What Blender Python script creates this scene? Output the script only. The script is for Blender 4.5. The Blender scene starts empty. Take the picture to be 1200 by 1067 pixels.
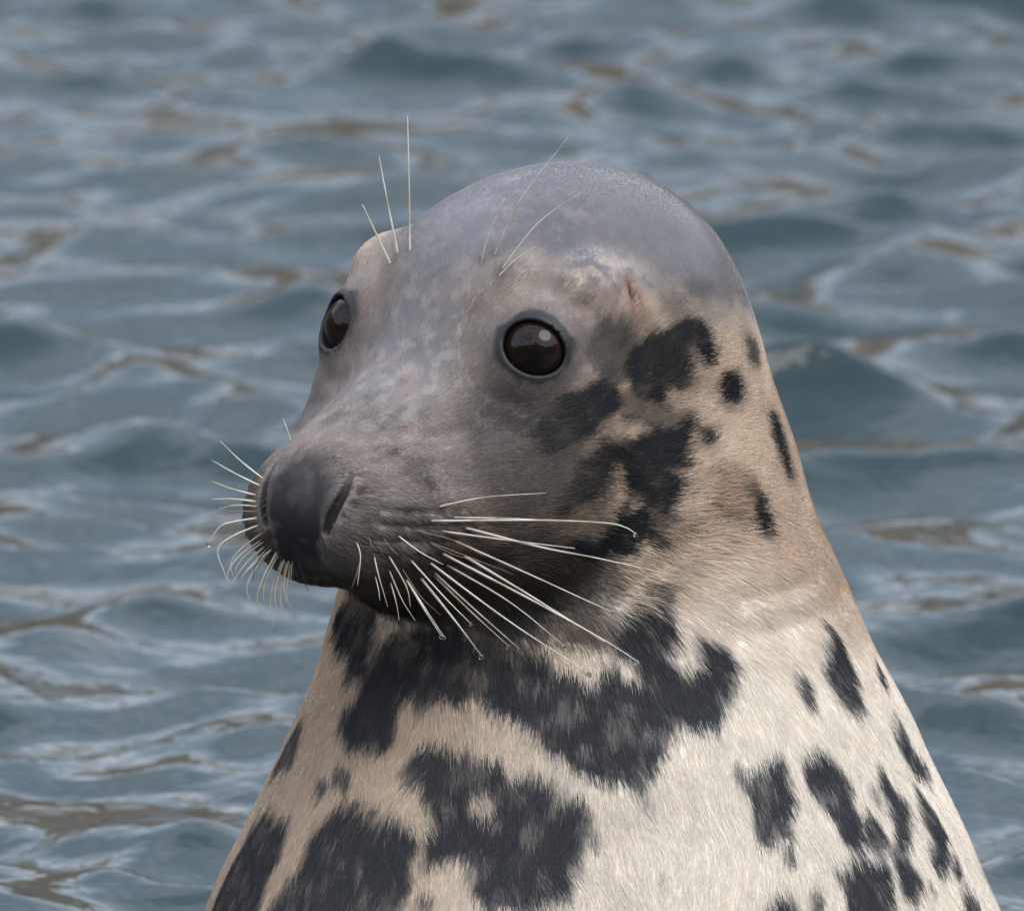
import bpy, math, random
import numpy as np
R = math.radians
rng = np.random.default_rng(7)
scene = bpy.context.scene
# ---------------------------------------------------------------- camera, sky, sun, exposure
PITCH = R(8.0)                       # the camera looks down on the water by this much
SEAL_Z = 0.362                       # height of the seal's reference point above the water
CAM_D = 8.0
cam_d = bpy.data.cameras.new('camera'); cam = bpy.data.objects.new('camera', cam_d)
scene.collection.objects.link(cam)
cam.location = (0, -CAM_D * math.cos(PITCH), SEAL_Z + CAM_D * math.sin(PITCH))
cam.rotation_euler = (R(90) - PITCH, 0, 0)
cam_d.sensor_width = 36; cam_d.lens = 36 * CAM_D / 0.52
cam_d.clip_start = 0.1; cam_d.clip_end = 3000
cam_d.dof.use_dof = True; cam_d.dof.focus_distance = 7.86; cam_d.dof.aperture_fstop = cam_d.lens / 20.0
scene.camera = cam
SUN_EL, SUN_AZ = R(52), R(132)       # azimuth measured clockwise from +Y (away from the camera)
world = bpy.data.worlds.new('World'); scene.world = world; world.use_nodes = True
nt = world.node_tree; nt.nodes.clear()
def wn(t, **k):
    n = nt.nodes.new(t)
    for a, b in k.items(): setattr(n, a, b)
    return n
sky = wn('ShaderNodeTexSky', sky_type='NISHITA', sun_disc=False, sun_elevation=SUN_EL, sun_rotation=SUN_AZ, air_density=1.0, dust_density=2.0, ozone_density=1.0)
bg = wn('ShaderNodeBackground'); bg.inputs['Strength'].default_value = 0.15
# broken cloud over the sky
tc = wn('ShaderNodeTexCoord'); mp = wn('ShaderNodeMapping'); mp.inputs['Scale'].default_value = (1, 1, 2.6)
nz = wn('ShaderNodeTexNoise'); nz.inputs['Scale'].default_value = 2.6; nz.inputs['Detail'].default_value = 7; nz.inputs['Roughness'].default_value = 0.58
rp = wn('ShaderNodeValToRGB'); rp.color_ramp.elements[0].position = 0.40; rp.color_ramp.elements[1].position = 0.66
rp.color_ramp.elements[0].color = (0.30, 0.30, 0.30, 1); rp.color_ramp.elements[1].color = (0.95, 0.95, 0.95, 1)
mix = wn('ShaderNodeMix', data_type='RGBA'); mix.inputs['B'].default_value = (8.4, 8.9, 9.6, 1)
wo = wn('ShaderNodeOutputWorld')
L = nt.links.new
L(tc.outputs['Generated'], mp.inputs['Vector']); L(mp.outputs['Vector'], nz.inputs['Vector']); L(nz.outputs['Fac'], rp.inputs['Fac'])
L(rp.outputs['Color'], mix.inputs['Factor']); L(sky.outputs['Color'], mix.inputs['A']); L(mix.outputs['Result'], bg.inputs['Color']); L(bg.outputs['Background'], wo.inputs['Surface'])
sun_d = bpy.data.lights.new('sun', 'SUN'); sun_d.energy = 1.0; sun_d.angle = R(35); sun_d.color = (1.0, 0.96, 0.9)
sun = bpy.data.objects.new('sun', sun_d); scene.collection.objects.link(sun)
sun.rotation_euler = (R(90) - SUN_EL, 0, math.pi - SUN_AZ)
scene.view_settings.view_transform = 'Standard'; scene.view_settings.look = 'None'
scene.view_settings.exposure = 0.58; scene.view_settings.gamma = 1.0; scene.view_settings.use_curve_mapping = False
scene.cycles.max_bounces = 6; scene.cycles.transparent_max_bounces = 8
scene.cycles.use_denoising = True

# ---------------------------------------------------------------- helpers
def mat(name):
    m = bpy.data.materials.new(name); m.use_nodes = True
    return m, m.node_tree, m.node_tree.nodes['Principled BSDF']
def node(t, kind, **k):
    n = t.nodes.new(kind)
    for a, b in k.items():
        if a in n.inputs: n.inputs[a].default_value = b
        else: setattr(n, a, b)
    return n
def mesh_obj(name, verts, faces, material, parent=None, smooth=True, extra=()):
    me = bpy.data.meshes.new(name)
    verts = np.asarray(verts, np.float32); faces = np.asarray(faces, np.int32)
    k = faces.shape[1]; tot = np.concatenate([np.full(len(faces), k, np.int32), np.array([len(f) for f in extra], np.int32)])
    loops = np.concatenate([faces.ravel(), np.array([i for f in extra for i in f], np.int32)]).astype(np.int32)
    me.vertices.add(len(verts)); me.vertices.foreach_set('co', verts.ravel())
    me.loops.add(len(loops)); me.loops.foreach_set('vertex_index', loops)
    me.polygons.add(len(tot)); me.polygons.foreach_set('loop_start', (np.cumsum(tot) - tot).astype(np.int32))
    me.update(calc_edges=True)
    if smooth: me.polygons.foreach_set('use_smooth', np.ones(len(tot), bool))
    me.materials.append(material); me.update()
    o = bpy.data.objects.new(name, me); scene.collection.objects.link(o)
    if parent: o.parent = parent
    return o
class Noise3:                                            # smooth lattice noise in -1..1
    def __init__(s, seed): s.t = np.random.default_rng(seed).uniform(-1, 1, (32, 32, 32)).astype(np.float32)
    def __call__(s, p, scale):
        x = np.asarray(p, np.float32) / scale; i = np.floor(x).astype(np.int32); f = x - i; f = f * f * (3 - 2 * f); r = 0
        for a in (0, 1):
            for b in (0, 1):
                for c in (0, 1):
                    w = (f[..., 0] if a else 1 - f[..., 0]) * (f[..., 1] if b else 1 - f[..., 1]) * (f[..., 2] if c else 1 - f[..., 2])
                    r = r + w * s.t[(i[..., 0] + a) & 31, (i[..., 1] + b) & 31, (i[..., 2] + c) & 31]
        return r
NZ = [Noise3(k) for k in range(6)]
def sstep(a, b, x):
    t = np.clip((x - a) / (b - a), 0, 1); return t * t * (3 - 2 * t)

# ---------------------------------------------------------------- the water
def axis(fine0, fine1, step, far, grow=1.16):
    a = list(np.arange(fine0, fine1 + step / 2, step)); s = step; x = a[-1]; hi = []
    while x < far: s *= grow; x += s; hi.append(x)
    s = step; x = a[0]; lo = []
    while x > -far: s *= grow; x -= s; lo.append(x)
    return np.array(lo[::-1] + a + hi)
def build_water():
    xs = axis(-1.4, 1.4, 0.008, 900, 1.13); ys = axis(-1.0, 7.2, 0.009, 900, 1.13)
    X, Y = np.meshgrid(xs, ys); Z = np.zeros_like(X); DX = np.zeros_like(X); DY = np.zeros_like(X)
    r = np.random.default_rng(21)
    fade = np.clip(1 - (np.hypot(X, Y - 3) - 12) / 20, 0.0, 1)
    # slow variation of strength so that there are calm and rough patches
    P3 = np.stack([X, Y * 0.5, np.zeros_like(X)], -1)
    patch = 1 + 0.45 * NZ[4](P3, 0.55)
    for k in range(100):
        lam = 0.06 * (0.42 / 0.06) ** (r.random() ** 0.8); kk = 2 * math.pi / lam
        th = r.normal(0.14, 0.72) + math.pi / 2
        steep = 0.043 * (lam / 0.4) ** 0.15 * r.uniform(0.5, 1.3)
        ph = kk * (X * math.cos(th) + Y * math.sin(th)) + r.uniform(0, 6.28)
        amp = steep / kk * fade
        if lam < 0.4: amp = amp * patch
        c, s = np.cos(ph), np.sin(ph)
        Z += amp * c; DX -= 0.9 * amp * math.cos(th) * s; DY -= 0.9 * amp * math.sin(th) * s
    V_ = np.stack([X + DX, Y + DY, Z], -1).reshape(-1, 3)
    ny, nx = X.shape; i = np.arange(ny - 1)[:, None] * nx + np.arange(nx - 1)[None, :]
    F = np.stack([i, i + 1, i + nx + 1, i + nx], -1).reshape(-1, 4)
    m, t, b = mat('sea_water')
    b.inputs['Base Color'].default_value = (0.022, 0.042, 0.048, 1); b.inputs['Roughness'].default_value = 0.06; b.inputs['IOR'].default_value = 1.333
    tcn = node(t, 'ShaderNodeTexCoord'); mpn = node(t, 'ShaderNodeMapping'); mpn.inputs['Scale'].default_value = (1, 1.5, 1)
    n1 = node(t, 'ShaderNodeTexNoise', Scale=16.0, Detail=3.0, Roughness=0.5); n2 = node(t, 'ShaderNodeTexNoise', Scale=46.0, Detail=2.0)
    bp = node(t, 'ShaderNodeBump', Strength=0.3, Distance=0.012); bp2 = node(t, 'ShaderNodeBump', Strength=0.12, Distance=0.004)
    t.links.new(tcn.outputs['Object'], mpn.inputs['Vector'])
    for n in (n1, n2): t.links.new(mpn.outputs['Vector'], n.inputs['Vector'])
    t.links.new(n1.outputs['Fac'], bp.inputs['Height']); t.links.new(n2.outputs['Fac'], bp2.inputs['Height']); t.links.new(bp.outputs['Normal'], bp2.inputs['Normal'])
    t.links.new(bp2.outputs['Normal'], b.inputs['Normal'])
    o = mesh_obj('water', V_, F, m); o['kind'] = 'structure'; o['label'] = 'rippled blue grey sea water around the seal'
build_water()

# ---------------------------------------------------------------- the shore round the cove (seen only mirrored in the water and the seal's eyes)
def build_shore():
    na, nr = 420, 26
    a = np.linspace(0, 2 * math.pi, na, endpoint=False); s = np.linspace(0, 1, nr)
    A, S = np.meshgrid(a, s)
    # distance and height of the bank by bearing (0 = +x, pi/2 = beyond the seal)
    base = 24 + 2.5 * np.sin(2 * A + 0.6) + 1.5 * np.sin(5 * A)
    Rr = base + S * 7
    Q = np.stack([Rr * np.cos(A), Rr * np.sin(A), S * 9], -1)
    hgt = 9.6 + 2.6 * np.sin(3 * A + 1) + 1.0 * np.sin(7 * A) + 0.8 * np.sin(17 * A + 2) + 5.5 * np.exp(-((np.mod(A - 1.5 * math.pi + math.pi, 2 * math.pi) - math.pi) / 0.7) ** 2)
    Zz = -1.2 + (hgt + 1.2) * S ** 0.5 + NZ[0](Q, 5.0) * 1.3 * S + NZ[1](Q, 1.7) * 0.55 + NZ[2](Q, 0.8) * 0.22
    Rr = Rr + NZ[3](Q, 3.0) * 1.4 + NZ[5](Q, 1.2) * 0.5
    Vv = np.stack([Rr * np.cos(A), Rr * np.sin(A), Zz], -1).reshape(-1, 3)
    i = (np.arange(nr - 1)[:, None] * na); j = np.arange(na)[None, :]; j2 = (j + 1) % na
    F = np.stack([i + j, i + na + j, i + na + j2, i + j2], -1)[..., ::-1].reshape(-1, 4)
    m, t, b = mat('weedy_rock')
    b.inputs['Roughness'].default_value = 0.85
    tcn = node(t, 'ShaderNodeTexCoord'); n1 = node(t, 'ShaderNodeTexNoise', Scale=0.6, Detail=8.0)
    cr = node(t, 'ShaderNodeValToRGB'); e = cr.color_ramp.elements
    e[0].position = 0.32; e[0].color = (0.09, 0.06, 0.03, 1); e[1].position = 0.7; e[1].color = (0.26, 0.18, 0.10, 1)
    t.links.new(tcn.outputs['Object'], n1.inputs['Vector']); t.links.new(n1.outputs['Fac'], cr.inputs['Fac']); t.links.new(cr.outputs['Color'], b.inputs['Base Color'])
    o = mesh_obj('shore', Vv, F, m); o['kind'] = 'structure'; o['label'] = 'brown weedy rocky shore round the cove'
build_shore()

# >>> seal shape (pure numpy; unit 1 = 0.4333 mm, x right, y away, z up)
UNIT = 0.52 / 1200
DIST = 8.0 / UNIT
f32 = np.float32
def V(*a): return np.array(a, dtype=f32)
def _n(v): return v / np.linalg.norm(v)
FWD = _n(V(-0.559, -0.829, 0.0))
LFT = V(0.829, -0.559, -0.11); LFT = _n(LFT - FWD * LFT.dot(FWD))
UPV = np.cross(FWD, LFT).astype(f32)
HEAD = V(-89.0, -267.0, 143.0)
HB = np.stack([FWD, LFT, UPV]).astype(f32)            # rows: head axes (forward, left, up)
def H(t, w, h): return HEAD + t * FWD + w * LFT + h * UPV
def smin(a, b, k):
    h = np.maximum(k - np.abs(a - b), 0) / k
    return np.minimum(a, b) - h * h * k * 0.25
def smax(a, b, k): return -smin(-a, -b, k)
def ell(q, c, r):
    r = np.asarray(r, f32); d = (q - np.asarray(c, f32)) / r
    k0 = np.sqrt((d * d).sum(-1)); k1 = np.sqrt(((d / r) ** 2).sum(-1)) + 1e-9
    return k0 * (k0 - 1) / k1
def rcone(q, a, b, ra, rb):
    a = np.asarray(a, f32); b = np.asarray(b, f32); ba = b - a
    h = np.clip(((q - a) @ ba) / ba.dot(ba), 0, 1)
    d = q - a - h[..., None] * ba
    return np.sqrt((d * d).sum(-1)) - (ra + (rb - ra) * h)
# rings of the upright neck and body: z, centre x, centre y, radius
RINGS = np.array([(-1300, 120, -30, 640), (-900, 112, -20, 585), (-700, 109, -10, 530), (-534, 106, 0, 464), (-417, 106, 8, 413), (-327, 108, 12, 370), (-227, 103, 18, 322),
                  (-157, 97, 20, 298), (-60, 86, 20, 270), (40, 79, 14, 242), (140, 74, 5, 208), (230, 70, 0, 156), (330, 70, 0, 60)], f32)
def _spline(x, y):                                       # cubic Hermite table, smooth along the body
    m = np.gradient(y, x); g = np.linspace(x[0], x[-1], 1600); i = np.clip(np.searchsorted(x, g) - 1, 0, len(x) - 2)
    h = x[i + 1] - x[i]; t = (g - x[i]) / h
    return g, (2*t**3-3*t**2+1)*y[i] + (t**3-2*t**2+t)*h*m[i] + (-2*t**3+3*t**2)*y[i+1] + (t**3-t**2)*h*m[i+1]
RT = [_spline(RINGS[:, 0], RINGS[:, k]) for k in (1, 2, 3)]
EYES = [(-32, 121, -9), (-32, -121, -9)]
EYE_R = 45.0
EYE_N = [_n(0.86 * FWD + s * 0.48 * LFT + 0.16 * UPV) for s in (1, -1)]
NOSTRIL = [(221, 54, -160), (228, 55, -170), (235, 54, -183), (241, 50, -198), (244, 46, -212), (244, 42, -226)]
NOS_R = (1.5, 3, 4.5, 5.5, 5.5, 4)
EAR = (-138, 175, 62)
CREASE = [(-272, 254, -142), (-250, 260, -172), (-223, 260, -196), (-184, 253, -227), (-148, 239, -253), (-120, 224, -276)]   # where cheek meets neck
DENTS = [(CREASE, 11, 14), ([(-214, 321, -316), (-277, 338, -307), (-361, 334, -288), (-457, 300, -268)], 5, 26), ([(-230, 305, -280), (-300, 318, -268), (-380, 312, -250)], 4, 16),
         ([(30, 100, -66), (10, 130, -76), (-30, 158, -72), (-66, 172, -52)], 2.6, 12), ([(45, 100, -96), (10, 142, -108), (-40, 170, -100)], 2.2, 15),
         *[([(212, 90, hh), (182, 112, hh), (112, 134, hh + 2)], 2.6, 6) for hh in (-197, -213, -230, -246)],
         ([(120, 108, -262), (60, 128, -255), (0, 150, -238), (-60, 172, -215)], 6, 9)]
def seg(q, pts, r):
    d = None
    for (a, b), (ra, rb) in zip(zip(pts[:-1], pts[1:]), zip(r[:-1], r[1:])):
        e = rcone(q, a, b, ra, rb); d = e if d is None else np.minimum(d, e)
    return d
def sdf(p):
    p = np.asarray(p, f32); sh = p.shape[:-1]; p = p.reshape(-1, 3)
    d, q = shape(p)
    i = np.nonzero((np.abs(d) < 60) & (q[:, 0] > -520) & (q[:, 2] > -380))[0]
    if len(i): d[i] = detail(p[i], q[i], d[i])
    return d.reshape(sh)
def shape(p):
    z = p[..., 2]
    cx, cy, cr = (np.interp(z, g, y) for g, y in RT)
    ang = np.arctan2(p[..., 1] - cy, p[..., 0] - cx)
    cr = cr + 1.4 * np.sin(z / 47 + 2 * ang) + 0.9 * np.sin(z / 23 - 3 * ang + 1) + 1.2 * np.sin(5 * ang + z / 90)    # soft rolls of skin and fat
    neck = (np.hypot(p[..., 0] - cx, p[..., 1] - cy) - cr) * 0.92
    neck = np.maximum(neck, z - 300).astype(f32)
    q = (p - HEAD) @ HB.T                                  # head coordinates t, w, h
    qa = q.copy(); qa[..., 1] = np.abs(qa[..., 1])
    cran = ell(q, (-292, 0, -12), (212, 205, 212))
    fore = ell(q, (-172, 0, -12), (205, 172, 186))
    head = smin(cran, fore, 60)
    snout = rcone(q * V(1, 1 / 1.04, 1), (-70, 0, -98), (156, 0, -204), 122, 86)
    head = smin(head, snout, 60)
    orb = ell(qa, (-100, 93, -56), (118, 97, 104))
    head = smin(head, orb, 34)
    zyg = ell(qa, (-90, 112, -125), (110, 80, 90))
    head = smin(head, zyg, 50)
    brow = ell(qa, (-122, 122, 26), (72, 56, 58))
    head = smin(head, brow, 40)
    bump = ell(qa, (-98, 141, 58), (54, 28, 40))
    head = smin(head, bump, 30)
    cheek = ell(qa, (-190, 106, -202), (235, 116, 130))
    head = smin(head, cheek, 60)
    maxi = rcone(qa, (-60, 84, -180), (120, 52, -212), 96, 78)
    head = smin(head, maxi, 44)
    pad = ell(qa, (158, 46, -216), (84, 60, 62))
    nose = ell(q, (184, 0, -204), (64, 52, 60))
    head = smin(head, pad, 34)
    jaw = rcone(q * V(1, 1 / 1.5, 1), (-140, 0, -246), (14, 0, -272), 106, 56)
    head = smin(head, nose, 34)
    head = smin(head, jaw, 16)
    d = smin(head, neck, 34)
    return d.astype(f32), q
def detail(p, q, d):
    d = d.copy()
    for (et, ew, eh), n in zip(EYES, EYE_N):
        c = H(et, ew, eh); i = np.nonzero(((p - c) ** 2).sum(-1) < 110 ** 2)[0]
        if not len(i): continue
        r = p[i] - c; al = r @ n; e = d[i]
        side = _n(np.cross(UPV, n)); up = np.cross(n, side)
        x = (r @ side) / 1.15; y = r @ up + 0.12 * (r @ side)
        rad = np.hypot(x, y); sph = np.sqrt((r * r).sum(-1))
        e = smin(e, sph - (EYE_R + 7.0), 26)             # lids over the eyeball
        hole = np.maximum(np.hypot(x, y + 1.5) - 31, -al)
        e = smax(e, -hole, 6)
        d[i] = smax(e, -(sph - EYE_R + 1.5), 2)
    for sg in (1, -1):
        i = np.nonzero(q[:, 1] * sg > 0)[0]
        if not len(i): continue
        qq = q[i] * V(1, sg, 1); e = d[i]
        j = np.nonzero(qq[:, 0] > 150)[0]
        if len(j): e[j] = smax(e[j], -seg(qq[j], NOSTRIL, NOS_R), 6)
        for pts, depth, wid in DENTS:
            pa = np.array(pts, f32); lo = pa.min(0) - 3 * wid; hi = pa.max(0) + 3 * wid
            j = np.nonzero(((qq > lo) & (qq < hi)).all(-1))[0]
            if len(j): e[j] += depth * np.exp(-(seg(qq[j], pts, [0] * len(pts)) / wid) ** 2)
        f = np.sqrt((((qq - V(*EAR)) / V(6, 8, 15)) ** 2).sum(-1)); d[i] = e + 12 * np.exp(-f * f)
    return d
# <<< seal shape

FUR_COUNT = 640000
MARKS = [  # dark markings of the coat and a streak under the jaw: strength, edge softness, outline points on the skin (seal's own frame)
(1,5,[(204,-186,161),(222,-167,156),(232,-160,135),(234,-162,113),(223,-174,106),(207,-189,117),(193,-201,126),(186,-206,145)]),
(1,5,[(157,-238,134),(179,-213,138),(200,-194,131),(204,-193,110),(204,-193,82),(193,-202,73),(179,-212,80),(168,-221,67),(150,-242,64),(136,-265,81),(129,-275,99),(140,-262,116),(150,-248,127)]),
(0.5,10,[(136,-269,158),(157,-238,155),(172,-220,134),(157,-236,120),(143,-258,123),(133,-274,141)]),
(0.45,10,[(172,-210,187),(200,-183,184),(204,-185,163),(186,-205,152),(172,-217,166)]),
(0.8,5,[(97,-310,113),(115,-293,109),(118,-290,92),(104,-308,85),(96,-313,98)]),
(1,6,[(69,-338,70),(94,-319,79),(115,-298,74),(125,-286,60),(115,-302,49),(97,-321,42),(87,-331,25),(66,-346,11),(48,-356,4),(31,-363,0),(27,-358,21),(38,-352,42),(55,-345,60)]),
(1,6,[(150,-255,22),(172,-225,30),(189,-211,25),(191,-206,43),(204,-197,39),(205,-200,22),(196,-210,11),(200,-214,-10),(189,-223,-14),(179,-230,-7),(168,-243,-17),(182,-232,-24),(195,-224,-31),(186,-237,-52),(171,-250,-63),(150,-268,-59),(136,-285,-45),(129,-294,-24),(125,-297,-7),(111,-313,-3),(108,-315,11),(129,-290,14)]),
(0.95,6,[(101,-321,18),(125,-294,18),(115,-310,-17),(94,-330,-42),(73,-345,-52),(62,-349,-69),(48,-357,-69),(48,-360,-52),(66,-350,-31),(76,-343,-10),(90,-331,4)]),
(1,6,[(118,-301,-70),(150,-268,-66),(157,-262,-80),(143,-272,-105),(129,-280,-112),(108,-298,-108),(80,-320,-112),(55,-337,-111),(59,-342,-97),(94,-316,-98),(111,-305,-84)]),
(0.55,12,[(-8,-352,49),(13,-354,46),(20,-358,28),(31,-362,4),(13,-368,0),(-18,-381,-7),(-39,-392,-10),(-39,-374,18),(-18,-357,35)]),
(0.8,5,[(157,-262,-66),(182,-243,-70),(171,-252,-80),(157,-262,-80)]),
(1,5,[(170,-254,-94),(171,-254,-101),(169,-255,-106),(165,-258,-106),(160,-261,-102),(158,-262,-94),(158,-262,-88),(161,-259,-85),(166,-256,-88)]),
(1,5,[(264,-128,82),(266,-127,70),(261,-135,62),(253,-147,60),(243,-157,66),(238,-161,77),(240,-159,88),(246,-150,93),(256,-138,91)]),
(1,5,[(230,-182,20),(228,-185,14),(224,-189,11),(220,-192,12),(217,-193,17),(217,-191,23),(220,-188,27),(224,-184,28),(228,-181,25)]),
(0.7,5,[(178,-215,48),(178,-216,46),(176,-218,45),(174,-219,45),(172,-220,47),(172,-220,49),(174,-218,51),(176,-216,51),(178,-215,50)]),
(1,5,[(318,-61,11),(323,-70,-13),(323,-81,-26),(318,-89,-23),(311,-90,-4),(305,-84,21),(303,-74,40),(305,-63,45),(311,-58,33)]),
(1,5,[(292,-159,-65),(297,-162,-84),(296,-170,-95),(290,-176,-94),(280,-179,-81),(273,-178,-62),(270,-171,-46),(274,-165,-40),(283,-161,-48)]),
(0.8,5,[(251,-192,-70),(255,-196,-76),(255,-199,-80),(252,-200,-81),(247,-199,-78),(242,-197,-72),(240,-195,-67),(242,-193,-64),(246,-191,-65)]),
(0.8,5,[(287,-66,122),(287,-73,111),(283,-85,105),(278,-96,106),(274,-104,114),(271,-104,125),(273,-96,135),(278,-83,138),(283,-71,133)]),
(1,5,[(171,-263,-154),(173,-269,-163),(170,-272,-170),(164,-274,-171),(157,-272,-166),(153,-265,-157),(153,-260,-148),(158,-258,-144),(165,-258,-146)]),
(0.6,7,[(149,-251,41),(146,-258,37),(138,-272,35),(130,-285,35),(124,-292,39),(124,-291,43),(130,-283,46),(138,-268,47),(146,-255,45)]),
(0.42,9,[(125,-283,135),(120,-288,126),(108,-299,121),(94,-312,123),(85,-321,130),(85,-318,140),(94,-309,148),(108,-299,150),(120,-288,145)]),
(0.4,7,[(93,-310,178),(91,-311,174),(85,-314,172),(78,-317,173),(74,-319,176),(74,-318,180),(78,-317,184),(85,-314,185),(91,-311,182)]),
(0.45,9,[(63,-342,79),(52,-346,67),(43,-348,64),(39,-350,70),(43,-351,82),(53,-350,96),(64,-345,104),(70,-340,103),(70,-339,93)]),
(0.4,10,[(235,-138,189),(229,-149,184),(217,-164,184),(207,-174,189),(201,-177,197),(204,-171,204),(213,-158,206),(225,-145,204),(233,-136,197)]),
(1,7,[(150,-279,-179),(172,-276,-182),(182,-284,-205),(172,-296,-228),(192,-299,-244),(212,-289,-238),(217,-275,-211),(241,-264,-215),(254,-272,-243),(246,-294,-272),(234,-319,-301),(211,-334,-311),(191,-336,-306),(167,-362,-340),(142,-383,-371),(108,-380,-364),(69,-369,-349),(49,-356,-330),(39,-343,-311),(0,-325,-296),(-25,-305,-277),(-34,-286,-253),(-20,-279,-228),(20,-294,-228),(54,-311,-247),(88,-322,-262),(118,-314,-247),(133,-318,-257),(147,-313,-252),(123,-302,-223),(123,-291,-198)]),
(1,7,[(-145,-183,-223),(-120,-202,-207),(-87,-233,-210),(-50,-258,-214),(-34,-272,-226),(-46,-277,-247),(-38,-294,-267),(-62,-286,-275),(-87,-273,-280),(-103,-267,-288),(-112,-250,-272),(-128,-245,-284),(-141,-245,-301),(-136,-265,-325),(-149,-262,-337),(-169,-239,-334),(-190,-216,-334),(-195,-190,-310),(-191,-177,-290),(-174,-185,-273),(-170,-172,-252),(-183,-154,-253),(-185,-128,-228),(-200,-87,-216),(-205,-43,-188),(-196,-59,-171),(-183,-104,-187),(-162,-144,-191),(-158,-162,-215),(-166,-153,-220),(-162,-177,-244)]),
(1,7,[(-30,-285,-247),(-5,-287,-230),(36,-303,-238),(61,-314,-251),(56,-326,-275),(36,-329,-287),(20,-337,-307),(-5,-323,-295),(-21,-310,-283),(-34,-298,-271)]),
(1,8,[(-116,-291,-341),(-87,-305,-333),(-62,-324,-340),(-25,-345,-348),(-5,-366,-372),(20,-368,-364),(48,-381,-376),(52,-390,-392),(81,-395,-396),(81,-410,-428),(72,-424,-461),(60,-439,-493),(36,-444,-509),(7,-443,-517),(-21,-434,-513),(-42,-416,-493),(-46,-399,-465),(-66,-381,-445),(-87,-383,-466),(-99,-375,-462),(-103,-359,-438),(-83,-364,-425),(-91,-348,-405),(-103,-325,-381),(-120,-301,-361)]),
(-0.85,7,[(-22,-375,-399),(-26,-376,-404),(-35,-374,-405),(-44,-369,-403),(-49,-364,-397),(-48,-361,-392),(-41,-362,-389),(-32,-366,-389),(-24,-371,-393)]),
(1,9,[(-181,-272,-395),(-152,-307,-406),(-128,-335,-422),(-111,-355,-438),(-123,-363,-466),(-123,-380,-494),(-131,-392,-522),(-111,-439,-582),(-143,-442,-623),(-308,-289,-628),(-284,-256,-539),(-268,-250,-502),(-239,-261,-465),(-227,-250,-432),(-202,-260,-407)]),
(1,8,[(-282,-110,-407),(-261,-191,-425),(-269,-211,-458),(-281,-216,-487),(-293,-231,-527),(-317,-245,-589),(-365,-131,-592),(-353,-89,-544),(-337,-86,-502),(-312,-91,-453),(-295,-86,-420)]),
(0.9,5,[(-184,-246,-365),(-183,-254,-374),(-188,-254,-381),(-195,-246,-382),(-202,-234,-377),(-205,-222,-368),(-204,-218,-360),(-197,-223,-355),(-190,-234,-358)]),
(0.9,5,[(-214,-217,-376),(-215,-221,-382),(-218,-220,-386),(-222,-214,-385),(-224,-206,-380),(-224,-200,-373),(-222,-198,-368),(-218,-203,-367),(-215,-210,-370)]),
(0.9,5,[(-237,-68,-291),(-243,-113,-328),(-253,-123,-357),(-275,-41,-362),(-255,-55,-323)]),
(0.8,5,[(-88,-406,-508),(-90,-408,-514),(-97,-407,-517),(-104,-403,-516),(-109,-398,-511),(-109,-394,-505),(-104,-394,-501),(-97,-397,-499),(-91,-401,-502)]),
(0.7,5,[(99,-414,-436),(97,-416,-441),(95,-417,-444),(91,-417,-443),(89,-415,-439),(89,-413,-434),(91,-411,-430),(95,-411,-429),(97,-412,-432)]),
(0.6,3,[(-138,-318,-406),(-138,-320,-409),(-140,-320,-411),(-141,-318,-410),(-142,-316,-408),(-142,-314,-404),(-141,-313,-402),(-140,-313,-401),(-138,-315,-403)]),
(0.85,8,[(-108,-215,-211),(-79,-238,-206),(-30,-265,-206),(-5,-275,-185),(57,-296,-161),(36,-285,-189),(7,-282,-210),(-30,-277,-233),(-54,-259,-222)]),  # dark streak along the underside of the jaw
(0.95,8,[(-129,-194,-209),(-79,-239,-204),(-39,-261,-209),(0,-283,-218),(39,-298,-228),(49,-313,-252),(0,-309,-267),(-39,-290,-262),(-79,-271,-268),(-118,-238,-263),(-158,-193,-259),(-174,-152,-235)]),
(0.62,20,[(-54,-348,67),(20,-354,92),(49,-349,43),(88,-331,13),(88,-334,-46),(59,-338,-105),(20,-346,-124),(-20,-393,-75),(-49,-395,-6)]),
(0.75,7,[(98,-306,151),(133,-274,146),(143,-256,112),(128,-278,82),(103,-309,87),(88,-319,121)]),
(0.7,7,[(133,-271,77),(173,-217,63),(198,-201,43),(203,-204,13),(178,-223,18),(143,-261,43),(113,-304,53)]),
(0.55,16,[(39,-358,-85),(98,-323,-65),(128,-283,-105),(118,-277,-154),(79,-287,-184),(30,-286,-179),(0,-332,-144)]),
(0.6,9,[(54,-357,-26),(88,-334,-11),(118,-306,-26),(98,-323,-65),(69,-340,-85),(39,-350,-104),(34,-365,-65)]),
(1,5,[(365,-145,-199),(376,-145,-216),(389,-146,-242),(395,-149,-254),(401,-171,-284),(397,-186,-292),(379,-200,-284),(371,-191,-262),(360,-185,-239),(366,-169,-228)]),
(1,5,[(343,-223,-265),(346,-230,-277),(344,-238,-285),(338,-243,-285),(331,-242,-277),(326,-237,-265),(326,-230,-255),(330,-224,-251),(337,-221,-255)]),
(1,5,[(261,-345,-358),(283,-331,-354),(291,-332,-362),(304,-315,-348),(315,-318,-363),(317,-326,-380),(323,-335,-401),(317,-344,-409),(299,-358,-417),(301,-370,-438),(286,-378,-440),(280,-368,-417),(274,-351,-379),(257,-350,-364)]),
(0.9,5,[(319,-353,-427),(319,-357,-433),(316,-361,-437),(312,-364,-438),(307,-364,-434),(305,-362,-428),(306,-358,-423),(310,-354,-420),(315,-352,-422)]),
(0.8,4,[(324,-365,-452),(326,-368,-457),(324,-371,-461),(320,-374,-462),(316,-375,-460),(313,-374,-456),(313,-371,-451),(316,-367,-448),(321,-365,-449)]),
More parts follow.
